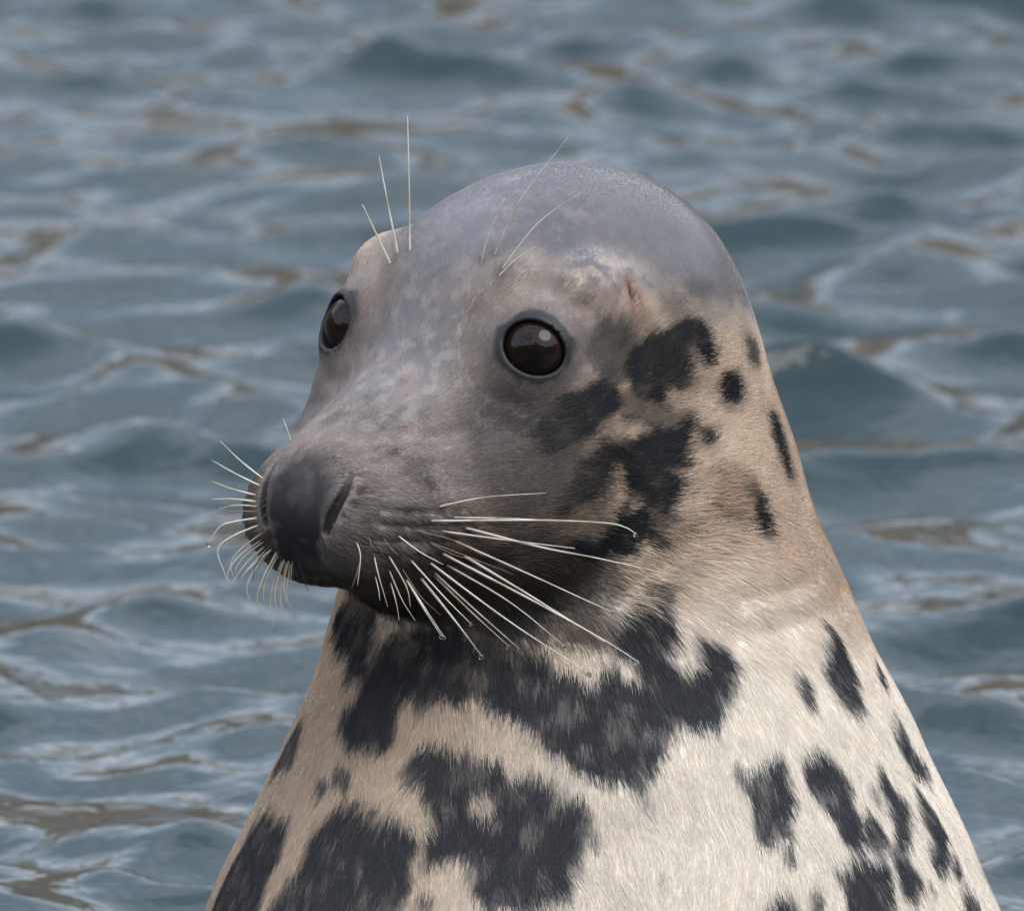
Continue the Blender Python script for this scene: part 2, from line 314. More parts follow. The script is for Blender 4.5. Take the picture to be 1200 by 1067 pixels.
(1,5,[(335,-295,-350),(352,-274,-340),(369,-266,-351),(384,-266,-372),(384,-283,-398),(399,-288,-423),(403,-296,-440),(390,-312,-444),(373,-308,-418),(356,-308,-397),(339,-309,-376)]),
(1,5,[(408,-265,-407),(421,-261,-419),(429,-269,-441),(420,-287,-451),(407,-295,-444),(401,-285,-423)]),
(1,5,[(426,-203,-359),(439,-200,-378),(452,-195,-395),(456,-218,-425),(451,-252,-454),(468,-256,-488),(459,-280,-504),(446,-290,-496),(437,-276,-462),(442,-245,-433),(439,-223,-403),(424,-222,-378)]),
(1,6,[(376,-346,-477),(402,-315,-465),(428,-289,-466),(430,-304,-491),(432,-318,-516),(445,-329,-554),(405,-365,-553),(384,-354,-502)]),
(1,5,[(441,-105,-294),(459,-108,-328),(481,-82,-359),(483,-90,-367),(466,-136,-366),(453,-141,-345),(443,-136,-319)]),
(1,5,[(468,-152,-383),(486,-145,-409),(498,-149,-435),(497,-185,-464),(488,-216,-478),(480,-209,-455),(482,-182,-434),(472,-174,-409)]),
(1,5,[(421,-52,-232),(434,-65,-260),(431,-87,-266),(422,-85,-251)]),
(1,5,[(516,-148,-471),(517,-156,-478),(515,-166,-483),(512,-171,-481),(509,-172,-476),(508,-166,-468),(509,-157,-461),(511,-148,-460),(514,-145,-463)]),
(1,5,[(521,-172,-503),(537,-135,-508),(543,-180,-554),(520,-226,-553)]),
(1,6,[(286,-420,-517),(320,-398,-505),(328,-414,-547),(277,-439,-551)]),
(0.9,5,[(358,-377,-510),(356,-383,-519),(351,-388,-523),(345,-391,-521),(342,-390,-514),(342,-385,-505),(346,-379,-498),(352,-375,-497),(357,-374,-502)]),
(0.5,5,[(162,-394,-397),(160,-396,-402),(156,-398,-405),(151,-398,-404),(147,-397,-400),(147,-394,-395),(151,-392,-391),(156,-391,-390),(160,-392,-392)]),
(0.6,5,[(420,-233,-385),(422,-237,-393),(422,-241,-397),(419,-244,-397),(415,-244,-391),(412,-241,-383),(411,-237,-376),(413,-233,-374),(417,-231,-377)]),
(0.5,3,[(177,-431,-479),(176,-432,-482),(174,-433,-484),(172,-433,-483),(170,-432,-481),(170,-430,-477),(172,-429,-475),(174,-428,-474),(176,-429,-476)]),
(0.5,3,[(100,-415,-438),(99,-416,-441),(96,-417,-442),(93,-416,-442),(90,-415,-439),(90,-414,-436),(93,-413,-434),(96,-413,-434),(99,-414,-435)]),
(0.8,3,[(484,-234,-491),(483,-237,-493),(481,-241,-495),(480,-243,-494),(478,-243,-492),(479,-241,-489),(480,-237,-487),(482,-234,-486),(483,-233,-488)]),
(0.8,3,[(-131,-435,4),(-132,-436,2),(-134,-437,2),(-136,-437,3),(-137,-435,5),(-137,-433,7),(-135,-432,7),(-133,-432,7),(-131,-433,5)]),
(0.8,3,[(-92,-443,-36),(-93,-445,-38),(-95,-446,-38),(-96,-447,-37),(-97,-447,-35),(-97,-446,-34),(-95,-444,-33),(-93,-443,-33),(-92,-442,-35)]),
(0.8,3,[(-115,-466,-63),(-117,-466,-65),(-119,-468,-65),(-122,-469,-64),(-123,-470,-61),(-122,-470,-59),(-120,-469,-58),(-117,-468,-59),(-115,-466,-61)]),
(0.8,3,[(-177,-488,-55),(-179,-488,-57),(-182,-488,-57),(-184,-488,-56),(-186,-487,-53),(-185,-486,-51),(-182,-486,-50),(-179,-486,-50),(-177,-487,-52)]),
(0.8,3,[(-171,-481,-40),(-172,-482,-41),(-173,-482,-41),(-175,-482,-40),(-176,-481,-39),(-175,-480,-37),(-174,-480,-37),(-172,-480,-37),(-171,-480,-38)]),
(0.8,3,[(-152,-486,-71),(-153,-486,-72),(-155,-487,-72),(-157,-487,-71),(-158,-487,-70),(-157,-487,-68),(-156,-486,-67),(-154,-486,-68),(-152,-485,-69)]),
(0.8,3,[(-136,-479,-75),(-138,-480,-76),(-141,-481,-76),(-143,-482,-75),(-144,-483,-73),(-143,-482,-71),(-141,-481,-70),(-138,-480,-70),(-137,-480,-72)]),
(0.4,7,[(-88,-428,-17),(-92,-436,-26),(-101,-447,-30),(-112,-453,-29),(-120,-453,-22),(-120,-445,-13),(-113,-435,-6),(-101,-427,-4),(-92,-424,-9)]),
]
WHISKERS = [  # colour kind, thickness, drop at the tip, points from root to tip (seal's own frame)
(0,0.8,0,[(-90,-440,-60),(-32,-456,-48),(38,-458,-43)]),
(0,1,1,[(-102,-451,-75),(26,-469,-74),(105,-467,-77),(129,-466,-82),(141,-466,-89)]),
(0,0.8,0,[(-73,-425,-71),(-4,-441,-72),(54,-443,-75)]),
(0,1.1,0,[(-61,-414,-81),(33,-431,-105),(95,-431,-117),(177,-428,-135)]),
(0,1,0,[(-86,-436,-86),(-4,-453,-97),(71,-454,-106)]),
(1,0.7,0,[(-118,-461,-84),(-66,-476,-97),(-32,-479,-115)]),
(0,1,1,[(-72,-417,-95),(20,-435,-136),(114,-433,-179)]),
(1,0.7,0,[(-100,-442,-97),(-49,-457,-116),(2,-460,-136)]),
(0,1.1,1,[(-86,-423,-109),(20,-441,-164),(105,-438,-211),(143,-436,-235)]),
(0,1.2,0,[(-60,-397,-112),(20,-414,-160),(105,-413,-213)]),
(0,0.9,1,[(-81,-395,-122),(-4,-412,-167),(59,-412,-217)]),
(0,1,1,[(-99,-430,-119),(-4,-448,-189),(88,-445,-249)]),
(0,1,1,[(-94,-399,-130),(-42,-416,-177),(8,-417,-221)]),
(0,1.1,1,[(-94,-397,-133),(-49,-413,-177),(-4,-415,-218)]),
(0,1.2,1,[(-108,-415,-136),(-66,-431,-188),(-35,-433,-229)]),
(0,0.8,1,[(-120,-449,-115),(-76,-465,-163),(-47,-467,-192)]),
(0,0.9,1,[(-123,-422,-139),(-100,-436,-174),(-78,-439,-207)]),
(0,0.6,0,[(-181,-482,-92),(-173,-492,-113),(-176,-498,-147)]),
(1,0.6,0,[(-166,-483,-85),(-161,-491,-100),(-158,-493,-105)]),
(0,0.7,0,[(-159,-470,-107),(-153,-481,-134),(-142,-486,-172)]),
(0,0.6,0,[(-158,-448,-132),(-153,-457,-151),(-151,-460,-165)]),
(0,0.8,0,[(-144,-464,-109),(-121,-478,-149),(-116,-481,-172)]),
(0,0.7,0,[(-143,-452,-125),(-126,-466,-164),(-111,-469,-188)]),
(0,0.7,0,[(-141,-431,-139),(-133,-442,-166),(-129,-445,-188)]),
(1,0.6,0,[(-129,-446,-124),(-105,-460,-160),(-82,-463,-182)]),
(0,1,1,[(-124,-427,-137),(-101,-441,-175),(-81,-444,-206)]),
(0,0.8,0,[(-135,-471,-88),(-105,-483,-110),(-79,-487,-124)]),
(1,0.6,0,[(-173,-468,-115),(-177,-477,-134),(-183,-481,-151)]),
(1,0.6,0,[(-101,-443,-96),(-67,-456,-113),(-33,-460,-122)]),
(1,0.6,0,[(-151,-477,-88),(-140,-486,-103),(-131,-489,-113)]),
(0,1,0,[(-273,-411,-36),(-309,-410,-8),(-334,-405,16)]),
(0,1,0,[(-278,-414,-40),(-315,-414,-22),(-343,-409,-6)]),
(0,1,0,[(-283,-415,-48),(-319,-416,-39),(-343,-412,-30)]),
(0,1,0,[(-282,-419,-54),(-319,-420,-50),(-343,-416,-50)]),
(1,1,0,[(-282,-421,-64),(-319,-422,-64),(-342,-418,-67)]),
(0,1,1,[(-281,-423,-70),(-319,-423,-76),(-335,-421,-82),(-347,-417,-100)]),
(0,1,0,[(-280,-422,-76),(-319,-422,-92),(-337,-419,-108),(-330,-415,-133),(-322,-411,-154)]),
(0,1,0,[(-278,-414,-91),(-312,-415,-115),(-326,-411,-136),(-321,-409,-149)]),
(0,1,0,[(-274,-414,-96),(-304,-414,-123),(-322,-410,-148)]),
(0,1,0,[(-270,-416,-100),(-296,-416,-133),(-304,-413,-153),(-300,-410,-166)]),
(0,1,0,[(-266,-412,-106),(-287,-412,-146),(-292,-408,-169),(-284,-406,-182)]),
(0,1,0,[(-259,-415,-110),(-276,-413,-159),(-274,-408,-196)]),
(0,1,0,[(-256,-417,-111),(-265,-417,-159),(-261,-412,-189)]),
(0,1,0,[(-252,-419,-113),(-258,-419,-159),(-252,-416,-177)]),
(2,1,0,[(-266,-430,-90),(-292,-430,-123),(-297,-427,-146)]),
(0,1,0,[(-266,-420,-100),(-294,-421,-123),(-310,-418,-139)]),
(2,1,0,[(-247,-432,-110),(-239,-434,-139),(-233,-432,-156)]),
(0,1,0,[(-264,-422,-101),(-283,-422,-136),(-289,-420,-153)]),
(0,1,0,[(-136,-211,212),(-160,-209,262),(-173,-205,290)]),
(0,1,0,[(-130,-212,223),(-144,-208,292),(-154,-200,346)]),
(0,1,0,[(-118,-232,224),(-119,-226,308),(-121,-214,392)]),
(1,1,0,[(-133,-222,213),(-138,-224,242),(-142,-222,257)]),
(0,0.95,0,[(-36,-289,219),(-29,-300,248),(-9,-313,295)]),
(0,0.95,0,[(-23,-286,225),(10,-310,294),(64,-332,365)]),
(0,0.95,0,[(-15,-295,210),(30,-317,267),(79,-333,302)]),
(0,0.95,0,[(-19,-299,202),(3,-311,224),(26,-318,239)]),
(0,0.75,0,[(-277,-423,-82),(-309,-424,-106),(-322,-420,-123),(-319,-418,-139)]),
(0,0.75,0,[(-272,-413,-99),(-301,-414,-128),(-312,-410,-146)]),
(0,0.75,0,[(-263,-419,-104),(-282,-419,-143),(-285,-416,-166)]),
(0,0.75,0,[(-257,-420,-108),(-271,-420,-153),(-269,-416,-179)]),
(0,0.75,0,[(-275,-418,-92),(-301,-419,-111),(-314,-416,-125),(-317,-415,-136)]),
(0,0.75,0,[(-253,-423,-110),(-261,-424,-146),(-258,-420,-169)]),
(0,0.75,0,[(-280,-422,-59),(-315,-423,-57),(-335,-420,-61)]),
(3,0.75,0,[(-250,-427,-110),(-253,-428,-146),(-246,-425,-166)]),
(0,0.6,0,[(-251,-363,7),(-258,-366,29),(-263,-364,42)]),
]

# ---------------------------------------------------------------- meshing the seal
def full(p): return smax(sdf(p), -1210.0 - p[..., 2], 20)
def surface_nets(lo, hi, h):
    C = 5                                                 # coarse cells of C fine steps; only those near the skin are refined
    nb = [int(math.ceil((hi[k] - lo[k]) / (h * C))) for k in range(3)]
    n = [b * C + 1 for b in nb]
    g = [lo[k] + np.arange(b + 1) * h * C for k, b in enumerate(nb)]
    cc = np.stack(np.meshgrid(*[x[:-1] + h * C / 2 for x in g], indexing='ij'), -1).astype(np.float32)
    dc = full(cc.reshape(-1, 3)).reshape(nb)
    D = np.repeat(np.repeat(np.repeat(dc, C, 0), C, 1), C, 2)
    D = np.pad(D, ((0, 1),) * 3, mode='edge').astype(np.float32)
    near = np.abs(dc) < h * C * 1.6
    act = np.zeros([x - 1 for x in n], bool)
    act[:] = np.repeat(np.repeat(np.repeat(near, C, 0), C, 1), C, 2)
    pt = np.zeros(n, bool)
    for a in (0, 1):
        for b in (0, 1):
            for c in (0, 1): pt[a:a + act.shape[0], b:b + act.shape[1], c:c + act.shape[2]] |= act
    I = np.stack(np.nonzero(pt), -1)
    D[pt] = full((np.array(lo, np.float32) + I * h).astype(np.float32))
    ins = D < 0
    cnt = sum(ins[a:n[0]-1+a, b:n[1]-1+b, c:n[2]-1+c].astype(np.int8) for a in (0, 1) for b in (0, 1) for c in (0, 1))
    cell = (cnt > 0) & (cnt < 8); ci = np.stack(np.nonzero(cell), -1)
    idx = -np.ones(cell.shape, np.int32); idx[cell] = np.arange(len(ci))
    acc = np.zeros((len(ci), 3), np.float32); num = np.zeros(len(ci), np.float32)
    cor = [(a, b, c) for a in (0, 1) for b in (0, 1) for c in (0, 1)]
    for u in range(8):
        for v in range(u + 1, 8):
            a, b = np.array(cor[u]), np.array(cor[v])
            if np.abs(a - b).sum() != 1: continue
            da = D[tuple((ci + a).T)]; db = D[tuple((ci + b).T)]; x = (da < 0) != (db < 0)
            t = np.where(x, da / np.where(x, da - db, 1), 0)[:, None]
            acc += np.where(x[:, None], a + t * (b - a), 0); num += x
    P = np.array(lo, np.float32) + (ci + acc / num[:, None]) * h
    faces = []
    for ax in range(3):
        o1, o2 = [k for k in range(3) if k != ax]
        s0 = [slice(1, n[k] - 1) for k in range(3)]; s0[ax] = slice(0, n[ax] - 1)
        s1 = list(s0); s1[ax] = slice(1, n[ax])
        A, B = ins[tuple(s0)], ins[tuple(s1)]
        e = np.stack(np.nonzero(A != B), -1); off = np.array([1, 1, 1]); off[ax] = 0; e = e + off
        inside = ins[tuple(e.T)]
        q = []
        for (a, b) in ((-1, -1), (0, -1), (0, 0), (-1, 0)):
            c = e.copy(); c[:, o1] += a; c[:, o2] += b; q.append(idx[tuple(c.T)])
        q = np.stack(q, -1); flip = inside if ax != 1 else ~inside
        q[~flip] = q[~flip][:, ::-1]; faces.append(q)
    return P.astype(np.float32), np.concatenate(faces)
def split_quads(P, F):
    n = len(P); e = np.concatenate([F[:, [k, (k + 1) % 4]] for k in range(4)]); e.sort(1)
    key = e[:, 0].astype(np.int64) * n + e[:, 1]; u, inv = np.unique(key, return_inverse=True)
    mid = (P[u // n] + P[u % n]) / 2; cen = P[F].mean(1)
    m = (n + inv).reshape(4, -1); c = n + len(u) + np.arange(len(F))
    Q = np.concatenate([np.stack([F[:, k], m[k], c, m[(k + 3) % 4]], -1) for k in range(4)])
    return np.concatenate([P, mid, cen]).astype(np.float32), Q
def gradient(p, e=1.2):
    d = full(p); g = np.stack([full(p + V(*k)) - d for k in ((e, 0, 0), (0, e, 0), (0, 0, e))], -1) / e
    return d, g
def settle(P, it):
    for _ in range(it):
        d, g = gradient(P); P = P - (d / np.maximum((g * g).sum(-1), 0.05))[:, None].clip(-4, 4) * g
    return P
def split_some(P, F, sel):                                # finer skin round eyes and nose; neighbours take the extra corners
    n = len(P); S = F[sel]; K = F[~sel]
    e = np.concatenate([S[:, [k, (k + 1) % 4]] for k in range(4)]); e.sort(1)
    key = e[:, 0].astype(np.int64) * n + e[:, 1]; u, inv = np.unique(key, return_inverse=True)
    mid = (P[u // n] + P[u % n]) / 2; m = (n + inv).reshape(4, -1); c = n + len(u) + np.arange(len(S))
    Q = np.concatenate([np.stack([S[:, k], m[k], c, m[(k + 3) % 4]], -1) for k in range(4)])
    touch = np.zeros(len(K), bool); hit = []
    for k in range(4):
        ee = np.sort(K[:, [k, (k + 1) % 4]], 1); kk = ee[:, 0].astype(np.int64) * n + ee[:, 1]
        pos = np.searchsorted(u, kk).clip(0, len(u) - 1); ok = u[pos] == kk; hit.append(np.where(ok, n + pos, -1)); touch |= ok
    ng = []
    for i in np.nonzero(touch)[0]:
        f = []
        for k in range(4):
            f.append(int(K[i, k]))
            if hit[k][i] >= 0: f.append(int(hit[k][i]))
        ng.append(f)
    return np.concatenate([P, mid, P[S].mean(1)]).astype(np.float32), np.concatenate([K[~touch], Q]), ng
P, F = surface_nets((-600, -680, -1240), (840, 700, 380), 7.0)
P, F = split_quads(settle(P, 1), F)
cen = P[F].mean(1); cq = (cen - HEAD) @ HB.T
sel = (cq[:, 0] > 130) & (cq[:, 2] > -300)
for e in EYES: sel |= ((cen - H(*e)) ** 2).sum(-1) < 92 ** 2
P, F, NG = split_some(P, F, sel)
P = settle(P, 2)
_, G = gradient(P); NRM = G / (np.linalg.norm(G, axis=-1, keepdims=True) + 1e-9)

# ---------------------------------------------------------------- the coat
def poly_sd(x, y, pts):
    d = np.full(x.shape, 1e9, np.float32); ins = np.zeros(x.shape, bool)
    for (ax, ay), (bx, by) in zip(pts, np.roll(pts, -1, 0)):
        ex, ey = bx - ax, by - ay; t = np.clip(((x - ax) * ex + (y - ay) * ey) / (ex * ex + ey * ey + 1e-6), 0, 1)
        d = np.minimum(d, np.hypot(x - ax - t * ex, y - ay - t * ey))
        c = ((ay > y) != (by > y)) & (x < ex * (y - ay) / (ey + (1e-6 if ey >= 0 else -1e-6)) + ax); ins ^= c
    return np.where(ins, -d, d)
def prepared():
    out = []
    for st, so, pts in MARKS:
        q = np.array(pts, np.float32); c = q.mean(0)
        _, g = gradient(q); n = _n(g.mean(0)); a = _n(np.cross(n, V(0, 0, 1) if abs(n[2]) < 0.9 else V(1, 0, 0))); b = np.cross(n, a)
        out.append((st, so, c, n, a, b, np.stack([(q - c) @ a, (q - c) @ b], -1), np.linalg.norm(q - c, axis=1).max() + 30))
    return out
PREP = prepared()
FOLL = [np.array(w_[3][0], np.float32) + 0.3 * (np.array(w_[3][1], np.float32) - np.array(w_[3][0], np.float32)) * min(1.0, 16 / np.linalg.norm(np.array(w_[3][1], float) - np.array(w_[3][0], float))) for w_ in WHISKERS]
_s = np.where(rng.random(90) < 0.6, 1.0, -1.0).astype(np.float32)   # rows of further pits over the whisker pads
_p = HEAD + np.stack([rng.uniform(40, 205, 90), _s * 130, rng.uniform(-262, -195, 90)], -1).astype(np.float32) @ HB
for _k in range(40): _p = _p - (_s * sdf(_p) * 0.7)[:, None] * LFT
FOLL += list(_p)
def spots(p, n):
    k = np.zeros(len(p), np.float32); halo = k.copy()
    wob = 7.0 * NZ[0](p * V(1, 1, 0.55), 13) + 4.0 * NZ[1](p * V(1, 1, 0.6), 6) + 5 * NZ[2](p, 34) - 5.0
    for st, so, c, nn, a, b, poly, rad in PREP:
        r = p - c; i = np.nonzero(((r * r).sum(-1) < rad * rad) & (n @ nn > -0.1))[0]
        if not len(i): continue
        small = min(1.0, rad / 85)
        sd = poly_sd(r[i] @ a, r[i] @ b, poly) + wob[i] * small
        v = 1 - sstep(-so, so, sd)
        if st > 0: halo[i] = np.maximum(halo[i], (1 - sstep(-2, 24, sd + 9 * NZ[5](p[i], 11))) * st)
        if st < 0: k[i] = k[i] * (1 - v * -st)
        else: k[i] = np.maximum(k[i], v * st)
    # the side turned away carries the same kind of blotches
    away = sstep(40, 140, p[:, 1]) * sstep(0.05, 0.35, n[:, 1])
    f = NZ[3](p * V(1, 1, 0.7), 62) + 0.5 * NZ[4](p, 28) + wob * 0.02
    return np.maximum(k, away * sstep(0.12, 0.26, f)), halo
def mix3(c, col, w): return c + (np.array(col, np.float32) - c) * np.asarray(w)[:, None]
def blob(q, c, r, soft=0.5):
    d = np.sqrt((((q - np.array(c, np.float32)) / np.array(r, np.float32)) ** 2).sum(-1)); return 1 - sstep(1 - soft, 1 + soft, d)
def zones(p):
    q = (p - HEAD) @ HB.T; qa = q.copy(); qa[:, 1] = np.abs(qa[:, 1])
    return q, qa
NOSE_C = (206, 0, -196)
def coat(p, n):
    q, qa = zones(p); t, w, h = q.T
    cx, cy, cr = (np.interp(p[:, 2], g, y) for g, y in RT)
    n1 = NZ[0](p, 40); n2 = NZ[1](p, 16); n3 = NZ[2](p, 7); n4 = NZ[3](p, 90)
    c = np.tile(np.array(CREAM, np.float32), (len(p), 1))
    # tan, damp fur of throat, cheek and nape above the dry chest
    edge = p[:, 2] + 0.28 * np.maximum(p[:, 0] - 150, 0) - 36 + 26 * n4 + 14 * n1
    c = mix3(c, TAN, 0.85 * sstep(-250, -90, edge))
    c = mix3(c, (0.56, 0.42, 0.30), 0.82 * (1 - sstep(-190, 250, p[:, 0] + 40 * n1 - 0.35 * (p[:, 2] + 300))) * (p[:, 2] < 0))
    # grey back
    dx = (p[:, 0] - cx) / np.maximum(cr, 60); dy = (p[:, 1] - cy) / np.maximum(cr, 60)
    c = mix3(c, GREY, 0.9 * sstep(0.43, 0.74, dx * 0.559 + dy * 0.829 + 0.10 * n1 + 0.05 * n2))
    # face
    headw = sstep(-330, -260, h + 20 * n1) * sstep(-330, -180, t + 0.0 * w)
    face = sstep(-95, 5, t - 0.10 * np.abs(w) + 40 * n1 + 15 * n2 + 0.45 * (h + 120)) * sstep(-330, -250, h)
    c = mix3(c, FACE, 0.92 * face)
    crown = sstep(-8, 78, h - 0.15 * (t + 150) - 0.12 * np.abs(w) + 24 * n1 + 12 * n2 + 6 * n3)
    c = mix3(c, CROWN, 0.95 * crown)
    ridge = (1 - sstep(30, 85, np.abs(w) + 14 * n1 + 6 * n2)) * sstep(-120, -40, t) * (1 - sstep(90, 190, t)) * sstep(-330, -250, h)
    c = mix3(c, (0.15, 0.15, 0.165), 0.75 * ridge)
    c = mix3(c, (0.34, 0.27, 0.225), 0.55 * blob(qa, (-45, 95, 55), (60, 55, 40), 0.6))          # paler brow
    c = mix3(c, (0.36, 0.28, 0.23), 0.6 * blob(qa, (-150, 160, 40), (60, 60, 60), 0.6) * sstep(-.3, .4, n2 + n1))
    # purplish and dark mottling on the snout
    mott = sstep(0.1, 0.5, n1 * 0.7 + n2 * 0.6) * blob(qa, (90, 40, -150), (130, 90, 110), 0.5)
    c = mix3(c, (0.12, 0.098, 0.098), 0.7 * mott)
    c = mix3(c, (0.34, 0.30, 0.27), 0.45 * sstep(0.15, 0.5, n2 * 0.8 + n3 * 0.4) * blob(qa, (140, 70, -160), (90, 70, 70), 0.5))
    c = mix3(c, (0.31, 0.28, 0.26), 0.6 * sstep(-0.4, 0.3, n2 + n1) * blob(qa, (165, 82, -178), (85, 55, 36), 0.6))
    n5 = NZ[4](p, 3.2); n6 = NZ[5](p, 24)
    fz = np.maximum(face, 0.0) * (1 - 0.7 * crown)
    c = mix3(c, (0.26, 0.195, 0.178), 0.5 * fz * sstep(0.05, 0.5, n6 + 0.3 * n3))                  # pinkish areas
    c = mix3(c, (0.11, 0.10, 0.108), 0.6 * fz * sstep(0.15, 0.5, NZ[5](p + 200, 30) + 0.4 * n2) * (1 - sstep(-40, 20, h)))   # slate smudges
    c = mix3(c, (0.33, 0.30, 0.28), 0.6 * fz * sstep(0.15, 0.5, NZ[0](p + 77, 12) + 0.5 * n5 + 0.25 * blob(qa, (190, 75, -180), (70, 50, 50), 0.5)))      # pale flecks
    c = mix3(c, (0.075, 0.05, 0.045), 0.7 * fz * sstep(0.52, 0.66, NZ[1](p + 31, 9) + 0.25 * n5) * sstep(20, 110, t))   # brown flecks
    c = mix3(c, (0.42, 0.33, 0.27), 0.7 * blob(qa, (-110, 165, 62), (75, 60, 48), 0.5) * sstep(-0.25, 0.35, NZ[0](p + 11, 15) + 0.5 * n3))   # tan speckle before the ear
    c = mix3(c, (0.55, 0.40, 0.29), 0.75 * blob(q, (-98, -165, 60), (60, 50, 50), 0.4))
    c = mix3(c, (0.19, 0.115, 0.07), 0.6 * blob(qa, (30, 125, -215), (95, 70, 60), 0.6))         # rusty corner of the mouth
    low = 38 * sstep(120, 200, t)
    lips = sstep(-206, -254, h + low + 22 * n1 + 12 * n2 + 0.10 * (t - 100)) * sstep(-150, -40, t) * sstep(-352, -330, h + 6 * n2)
    c = mix3(c, (0.070, 0.052, 0.044), 0.88 * sstep(0.2, 0.8, lips))
    c = mix3(c, (0.15, 0.115, 0.09), 0.6 * sstep(0.2, 0.8, lips) * (1 - sstep(-300, -284, h + 5 * n2)))       # lower lip and chin
    c = mix3(c, (0.22, 0.18, 0.145), 0.5 * (1 - sstep(-62, -40, w)) * sstep(110, 170, t))         # far side of the muzzle is browner
    if FOLL is not None:                                   # dark pits where the whiskers grow
        mz = np.nonzero((h > -300) & (t > -90))[0]; pm = p[mz]
        for f in FOLL:
            r2 = ((pm - f) ** 2).sum(-1); i = np.nonzero(r2 < 144)[0]; r2 = r2[i]; i = mz[i]
            if len(i): c[i] = mix3(c[i], (0.03, 0.024, 0.022), 0.85 * np.exp(-r2 / 34))
    k, halo = spots(p, n)
    c = mix3(c, (0.15, 0.115, 0.09), 0.55 * halo * sstep(-120, -20, p[:, 2]))
    sc = sstep(-60, -330, p[:, 2])[:, None] * (SPOT_CHEST - SPOT) + SPOT
    brn = sstep(0.05, 0.45, n1 + 0.5 * n2) * blob(qa, (-110, 185, -165), (130, 90, 110), 0.5)
    c = mix3(c, (0.13, 0.095, 0.075), 0.62 * brn)
    c = mix3(c, SPOT, 0.8 * sstep(0.50, 0.60, NZ[2](p + 55, 9) + 0.25 * n5) * blob(qa, (-140, 205, -90), (130, 90, 170), 0.5))            # scattered small flecks on the cheek
    fleck = 1 - 0.18 * sstep(0.15, 0.6, 0.7 * n2 + 0.6 * n3 + 0.4 * n1)
    c = mix3(c, sc, k * fleck)
    c *= (1 + 0.10 * n3 + 0.08 * n2)[:, None]
    # bare skin: nose pad, rims of the eyes, ear hole (its shade painted in)
    shield = blob(q, NOSE_C, (70, 56, 58), 0.2) * sstep(-122, -142, h + 10 * n2 + 8 * n1)
    wedge = (1 - sstep(30, 44, np.abs(w) + 0.25 * np.maximum(-225 - h, 0) + 5 * n2)) * sstep(180, 205, t) * sstep(-150, -165, h)
    bare = np.maximum(shield, wedge)
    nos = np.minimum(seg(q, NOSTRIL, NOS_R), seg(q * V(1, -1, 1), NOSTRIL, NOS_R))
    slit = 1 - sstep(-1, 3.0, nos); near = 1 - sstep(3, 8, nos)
    c = mix3(c, (0.017, 0.016, 0.020), 0.96 * bare * (1 - 0.14 * sstep(0.1, 0.6, n1 + 0.6 * n2 + 0.4 * n3)))
    c = mix3(c, (0.012, 0.011, 0.012), slit)  # shade inside the nostrils, painted into the colour along the slit
    rimw = np.zeros(len(p), np.float32)
    for e, en in zip(EYES, EYE_N):
        d = np.linalg.norm(p - H(*e), axis=1)
        r = p - H(*e); al = r @ en; sd_ = _n(np.cross(UPV, en)); ra = np.hypot((r @ sd_) / 1.12, r @ np.cross(en, sd_))
        rimw = np.maximum(rimw, (1 - sstep(38, 46, ra + 2.0 * n3 + 3.0 * n2)) * (al > 0) * (d < 80))
        c = mix3(c, (0.10, 0.085, 0.085), 0.55 * (1 - sstep(44, 64, ra)) * (al > -10) * (d < 90))
    c = mix3(c, (0.014, 0.015, 0.018), 0.96 * rimw)
    c = mix3(c, (0.24, 0.135, 0.10), 0.6 * blob(qa, EAR, (22, 30, 34), 0.5)); c = mix3(c, (0.33, 0.19, 0.125), 0.55 * blob(q, (-250, 252, -160), (30, 30, 36), 0.6))
    ear = 1 - sstep(6, 14, np.linalg.norm((qa - np.array(EAR, np.float32)) / np.array((.6, 1, 1.5), np.float32), axis=1)); c = mix3(c, (0.022, 0.014, 0.012), 0.95 * ear)  # last mix paints the shade of the ear hole into the colour
    wet = np.clip(np.maximum(np.maximum(0.15 * headw, crown), np.maximum(0.8 * ridge, 0.4 * face)), 0, 1)
    bare = np.maximum(np.maximum(np.maximum(bare, rimw), near), ear * 0.8)
    wet = np.maximum(np.where(bare > 0.2, np.minimum(wet, 0.25), wet), 0.5 * rimw)
    return c.clip(0.008, 0.9), wet, bare, np.maximum(crown, 0.8 * ridge)
CREAM = (0.82, 0.755, 0.66); TAN = (0.60, 0.455, 0.335); GREY = (0.10, 0.10, 0.105); FACE = (0.185, 0.160, 0.150); CROWN = (0.085, 0.09, 0.102); SPOT = np.array((0.010, 0.011, 0.013), np.float32); SPOT_CHEST = np.array((0.050, 0.053, 0.061), np.float32)
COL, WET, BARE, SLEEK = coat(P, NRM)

# ---------------------------------------------------------------- the seal
seal = bpy.data.objects.new('seal', None); scene.collection.objects.link(seal)
seal.location = (0, 0, SEAL_Z); seal.rotation_euler = (-PITCH, 0, 0)
seal['label'] = 'grey seal with dark blotched cream coat rising upright from the sea water'; seal['category'] = 'seal'
def rgba(c): return np.concatenate([c, np.ones((len(c), 1), np.float32)], 1).astype(np.float32)
m_skin, t, b = mat('seal_skin')
at = node(t, 'ShaderNodeAttribute', attribute_name='coat'); aw = node(t, 'ShaderNodeAttribute', attribute_name='wet')
mr = node(t, 'ShaderNodeMapRange'); mr.inputs['To Min'].default_value = 0.75; mr.inputs['To Max'].default_value = 0.24
sp = node(t, 'ShaderNodeMapRange'); sp.inputs['To Min'].default_value = 0.25; sp.inputs['To Max'].default_value = 0.55
t.links.new(aw.outputs['Fac'], sp.inputs['Value']); t.links.new(sp.outputs['Result'], b.inputs['Specular IOR Level'])
t.links.new(aw.outputs['Fac'], mr.inputs['Value']); t.links.new(mr.outputs['Result'], b.inputs['Roughness'])
